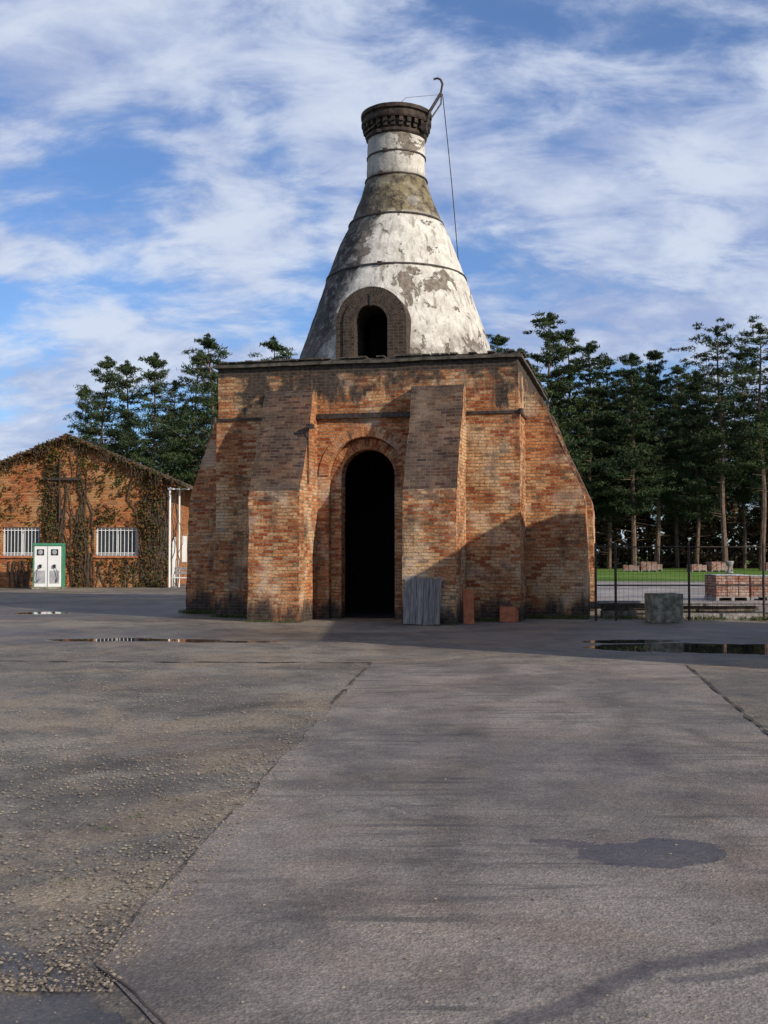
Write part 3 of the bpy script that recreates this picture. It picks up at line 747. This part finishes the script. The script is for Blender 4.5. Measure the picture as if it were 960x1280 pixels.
dr=ragged((-.17,15.65),(-1.13,4.25),160,.05)+ragged((-1.13,4.25),(-.5,3.35),24,.03)+ragged((-.5,3.35),(-1.2,-8),10,.1)+ragged((-1.2,-8),(1.6,-8),3,0)+ragged((1.6,-8),(3.0,7),20,.05)+ragged((3.0,7),(3.42,10.05),40,.04)+ragged((3.42,10.05),(4.25,15.35),80,.04)+ragged((4.25,15.35),(-.17,15.65),60,.02)
sheet('driveway',dr,0,M_drive)
M_crack=simple('joint_dirt',(.05,.043,.036),.9,.4,8)
def ribbon(g,pts,w,z,amp=.03,step=.05,gap=.0):
    P=[]
    for a,b in zip(pts[:-1],pts[1:]):
        n=max(1,int(math.dist(a,b)/step))
        for i in range(n): t=i/n; P.append((a[0]+(b[0]-a[0])*t,a[1]+(b[1]-a[1])*t))
    P.append(pts[-1]); L=[];R=[];K=[]
    for i,p in enumerate(P):
        q=P[min(i+1,len(P)-1)]; o=P[max(i-1,0)]
        d=Vector((q[0]-o[0],q[1]-o[1])).normalized(); nn=Vector((-d.y,d.x))
        c=Vector(p)+nn*(mnoise.noise(Vector((p[0]*2.1,p[1]*2.1,1)))+.3*mnoise.noise(Vector((p[0]*9,p[1]*9,1))))*amp
        ww=w*max(.10,.5+1.2*mnoise.noise(Vector((p[0]*3.3,p[1]*3.3,7))))
        L.append(c+nn*ww);R.append(c-nn*ww);K.append(mnoise.noise(Vector((p[0]*1.9,p[1]*1.9,17))))
    for i in range(len(P)-1):
        if K[i]<gap-.5: continue
        g.face([(R[i].x,R[i].y,z),(R[i+1].x,R[i+1].y,z),(L[i+1].x,L[i+1].y,z),(L[i].x,L[i].y,z)])
g=G()
ribbon(g,[(-30,16.3),(-6.3,15.95),(-1.2,15.72),(-.17,15.7)],.06,.003,.05)
ribbon(g,[(-.17,15.65),(4.25,15.35),(9,15.2)],.014,.004,.02)
ribbon(g,[(-.2,15.65),(-.55,11.5)],.022,.005,.02,gap=.3); ribbon(g,[(-.75,9),(-1.13,4.3)],.006,.005,.02,gap=.45); ribbon(g,[(-1.13,4.25),(-.5,3.4)],.006,.005,.03)
ribbon(g,[(4.27,15.35),(3.47,10.05),(3.1,7)],.028,.005,.03); ribbon(g,[(3.45,10),(5.2,9.2)],.02,.006)
g.obj('pavement_joints',[M_crack])

def gravel(name,n,fn,smin,smax):
    V=[];F=[]
    for i in range(n):
        x,y=fn(); s=smin+(smax-smin)*random.random()**2.5; a=random.uniform(0,6.28); b=len(V)
        for (ux,uy,uz) in [(0,0,.7),(1,0,.1),(.4,.8,.15),(-.6,.7,.1),(-1,-.1,.12),(-.3,-.9,.1),(.6,-.7,.15)]:
            j=random.uniform(.75,1.2); X=(ux*math.cos(a)-uy*math.sin(a))*s*j; Y=(ux*math.sin(a)+uy*math.cos(a))*s*j
            V.append((x+X,y+Y,.0+uz*s*.9))
        for k in range(6): F.append((b,b+1+k,b+1+(k+1)%6))
    me=bpy.data.meshes.new(name); me.from_pydata(V,[],F)
    nn=N(name+'_stone'); rnd=nn.add('ShaderNodeNewGeometry').outputs['Random Per Island']
    me.materials.append(nn.bsdf(nn.mix(rnd,(.08,.065,.05),(.29,.235,.175)),.85))
    addobj(name,me)
def fl():
    while True:
        y=4+14*random.random()**1.3; x=random.uniform(-.40*y,-.02*y)
        edge=-.17-(15.65-y)*.084
        if x<edge+.15 and (mnoise.noise(Vector((x*.8,y*.8,2)))+.3>random.random()*.9 or random.random()<.2 or abs(x-edge)<.25): return x,y
gravel('gravel',14000,fl,.003,.014)
def fr():
    y=3.6+18*random.random()**1.2; return random.uniform(-.4*y,.4*y),y
gravel('loose_stones',1800,fr,.003,.012)

C=[];H=[]
def tuft(x,y,n,h,sp):
    for _ in range(n): C.append((x+random.gauss(0,sp),y+random.gauss(0,sp),0)); H.append(h*random.uniform(.4,1.2))
def alongk(a,b,n,h=.09):
    for i in range(n):
        t=random.random(); p=k2w(a[0]+(b[0]-a[0])*t,a[1]+(b[1]-a[1])*t); tuft(p.x,p.y,random.randint(5,16),h,.05)
alongk((-3.8,-3.85),(-2.4,-3.85),40); alongk((-2.4,-5.35),(-1.1,-5.35),22,.05); alongk((2.5,-3.85),(3.8,-3.85),30); alongk((-5.2,-2.55),(-3.8,-2.55),55,.12)
alongk((3.8,-2.55),(5.3,-2.55),40,.11); alongk((1.3,-5.35),(2.5,-5.35),16,.05); alongk((5.4,-2.5),(9.5,-2.2),110,.12)
for i in range(60):
    t=random.random(); tuft(-.2-.95*t,15.6-11.3*t,random.randint(1,3),.012,.03)
for (x,y) in((-1.35,7.0),(-1.5,6.6),(-1.55,5.3),(-1.25,7.9),(-1.62,6.3)): tuft(x,y,22,.02,.035)
C=np.array(C,dtype=float);H=np.array(H); n=len(C)
U=np.stack([rng.normal(0,.25,n)*H,rng.normal(0,.25,n)*H,H*.5],1); a=rng.random(n)*6.28; wv=np.minimum(.008,H*.15)
V=np.stack([np.cos(a)*wv,np.sin(a)*wv,np.zeros(n)],1); C[:,2]=H*.5-.004
me=quads_obj('grass_tufts',C,U,V,np.stack([rng.random(n),rng.random(n)],1),[M_grassbl]); addobj('grass_tufts',me)

# ------------------------------------------------------------------ SKY, SUN, CAMERA
EL=math.radians(25); hx,hy=.80,-.60
w=N('World',True); scene.world=w.owner
D=w.add('ShaderNodeTexCoord').outputs['Generated']
sky=w.add('ShaderNodeTexSky',sky_type='NISHITA',sun_disc=False,sun_elevation=EL,sun_rotation=math.atan2(hx,hy))
sky.air_density=1.0; sky.dust_density=.4; sky.ozone_density=2.5
x,y,z=[w.add('ShaderNodeSeparateXYZ',{0:D}).outputs[i] for i in range(3)]
zc=w.m('ADD',w.m('MAXIMUM',z,0.0),.42)
cv=w.add('ShaderNodeCombineXYZ',{0:w.m('DIVIDE',x,zc),1:w.m('DIVIDE',y,zc),2:0.0}).outputs[0]
c1=w.noise(w.mapping(cv,loc=(1.3,.4,0),rot=(0,0,math.radians(30)),sc=(1,1.15,1)),2.6,7,.52,.25)
c2=w.noise(w.mapping(cv,loc=(4.3,2.4,0),rot=(0,0,math.radians(25)),sc=(.8,1.5,1)),8.5,7,.60,.3)
cc=w.m('ADD',w.m('MULTIPLY',c1,.68),w.m('MULTIPLY',c2,.32))
mask=w.rng(cc,.41,.535,.10,.94)
bright=w.rng(w.m('ADD',w.m('MULTIPLY',w.noise(w.mapping(cv,loc=(7,1,0)),2.6,6,.58,.3),.55),w.m('MULTIPLY',c2,.45)),.40,.60)
ccol=w.mix(bright,(4.2,5.2,8.0),(7.8,8.6,10.2))
skc=w.mix(1.0,sky.outputs[0],(.95,1.27,1.72),'MULTIPLY')
col=w.mix(mask,skc,ccol)
bg=w.add('ShaderNodeBackground',{0:col,1:.086}); o=w.add('ShaderNodeOutputWorld'); w.t.links.new(bg.outputs[0],o.inputs[0])
try:
    w.owner.cycles.sampling_method='MANUAL'; w.owner.cycles.sample_map_resolution=256
except Exception: pass

sun=bpy.data.lights.new('sun','SUN'); sun.energy=5.0; sun.angle=math.radians(.5); sun.color=(1,.89,.74)
so=bpy.data.objects.new('sun',sun); scene.collection.objects.link(so)
sv=Vector((hx*math.cos(EL),hy*math.cos(EL),math.sin(EL))); so.rotation_euler=sv.to_track_quat('Z','Y').to_euler(); so.location=(20,-20,30)
cam=bpy.data.cameras.new('camera'); cam.sensor_fit='VERTICAL'; cam.sensor_height=36; cam.lens=1350/1280*36; cam.clip_end=3000; cam.clip_start=.1
co=bpy.data.objects.new('camera',cam); scene.collection.objects.link(co); co.location=(0,0,1.6); co.rotation_euler=(math.radians(92.12),0,0)
scene.camera=co
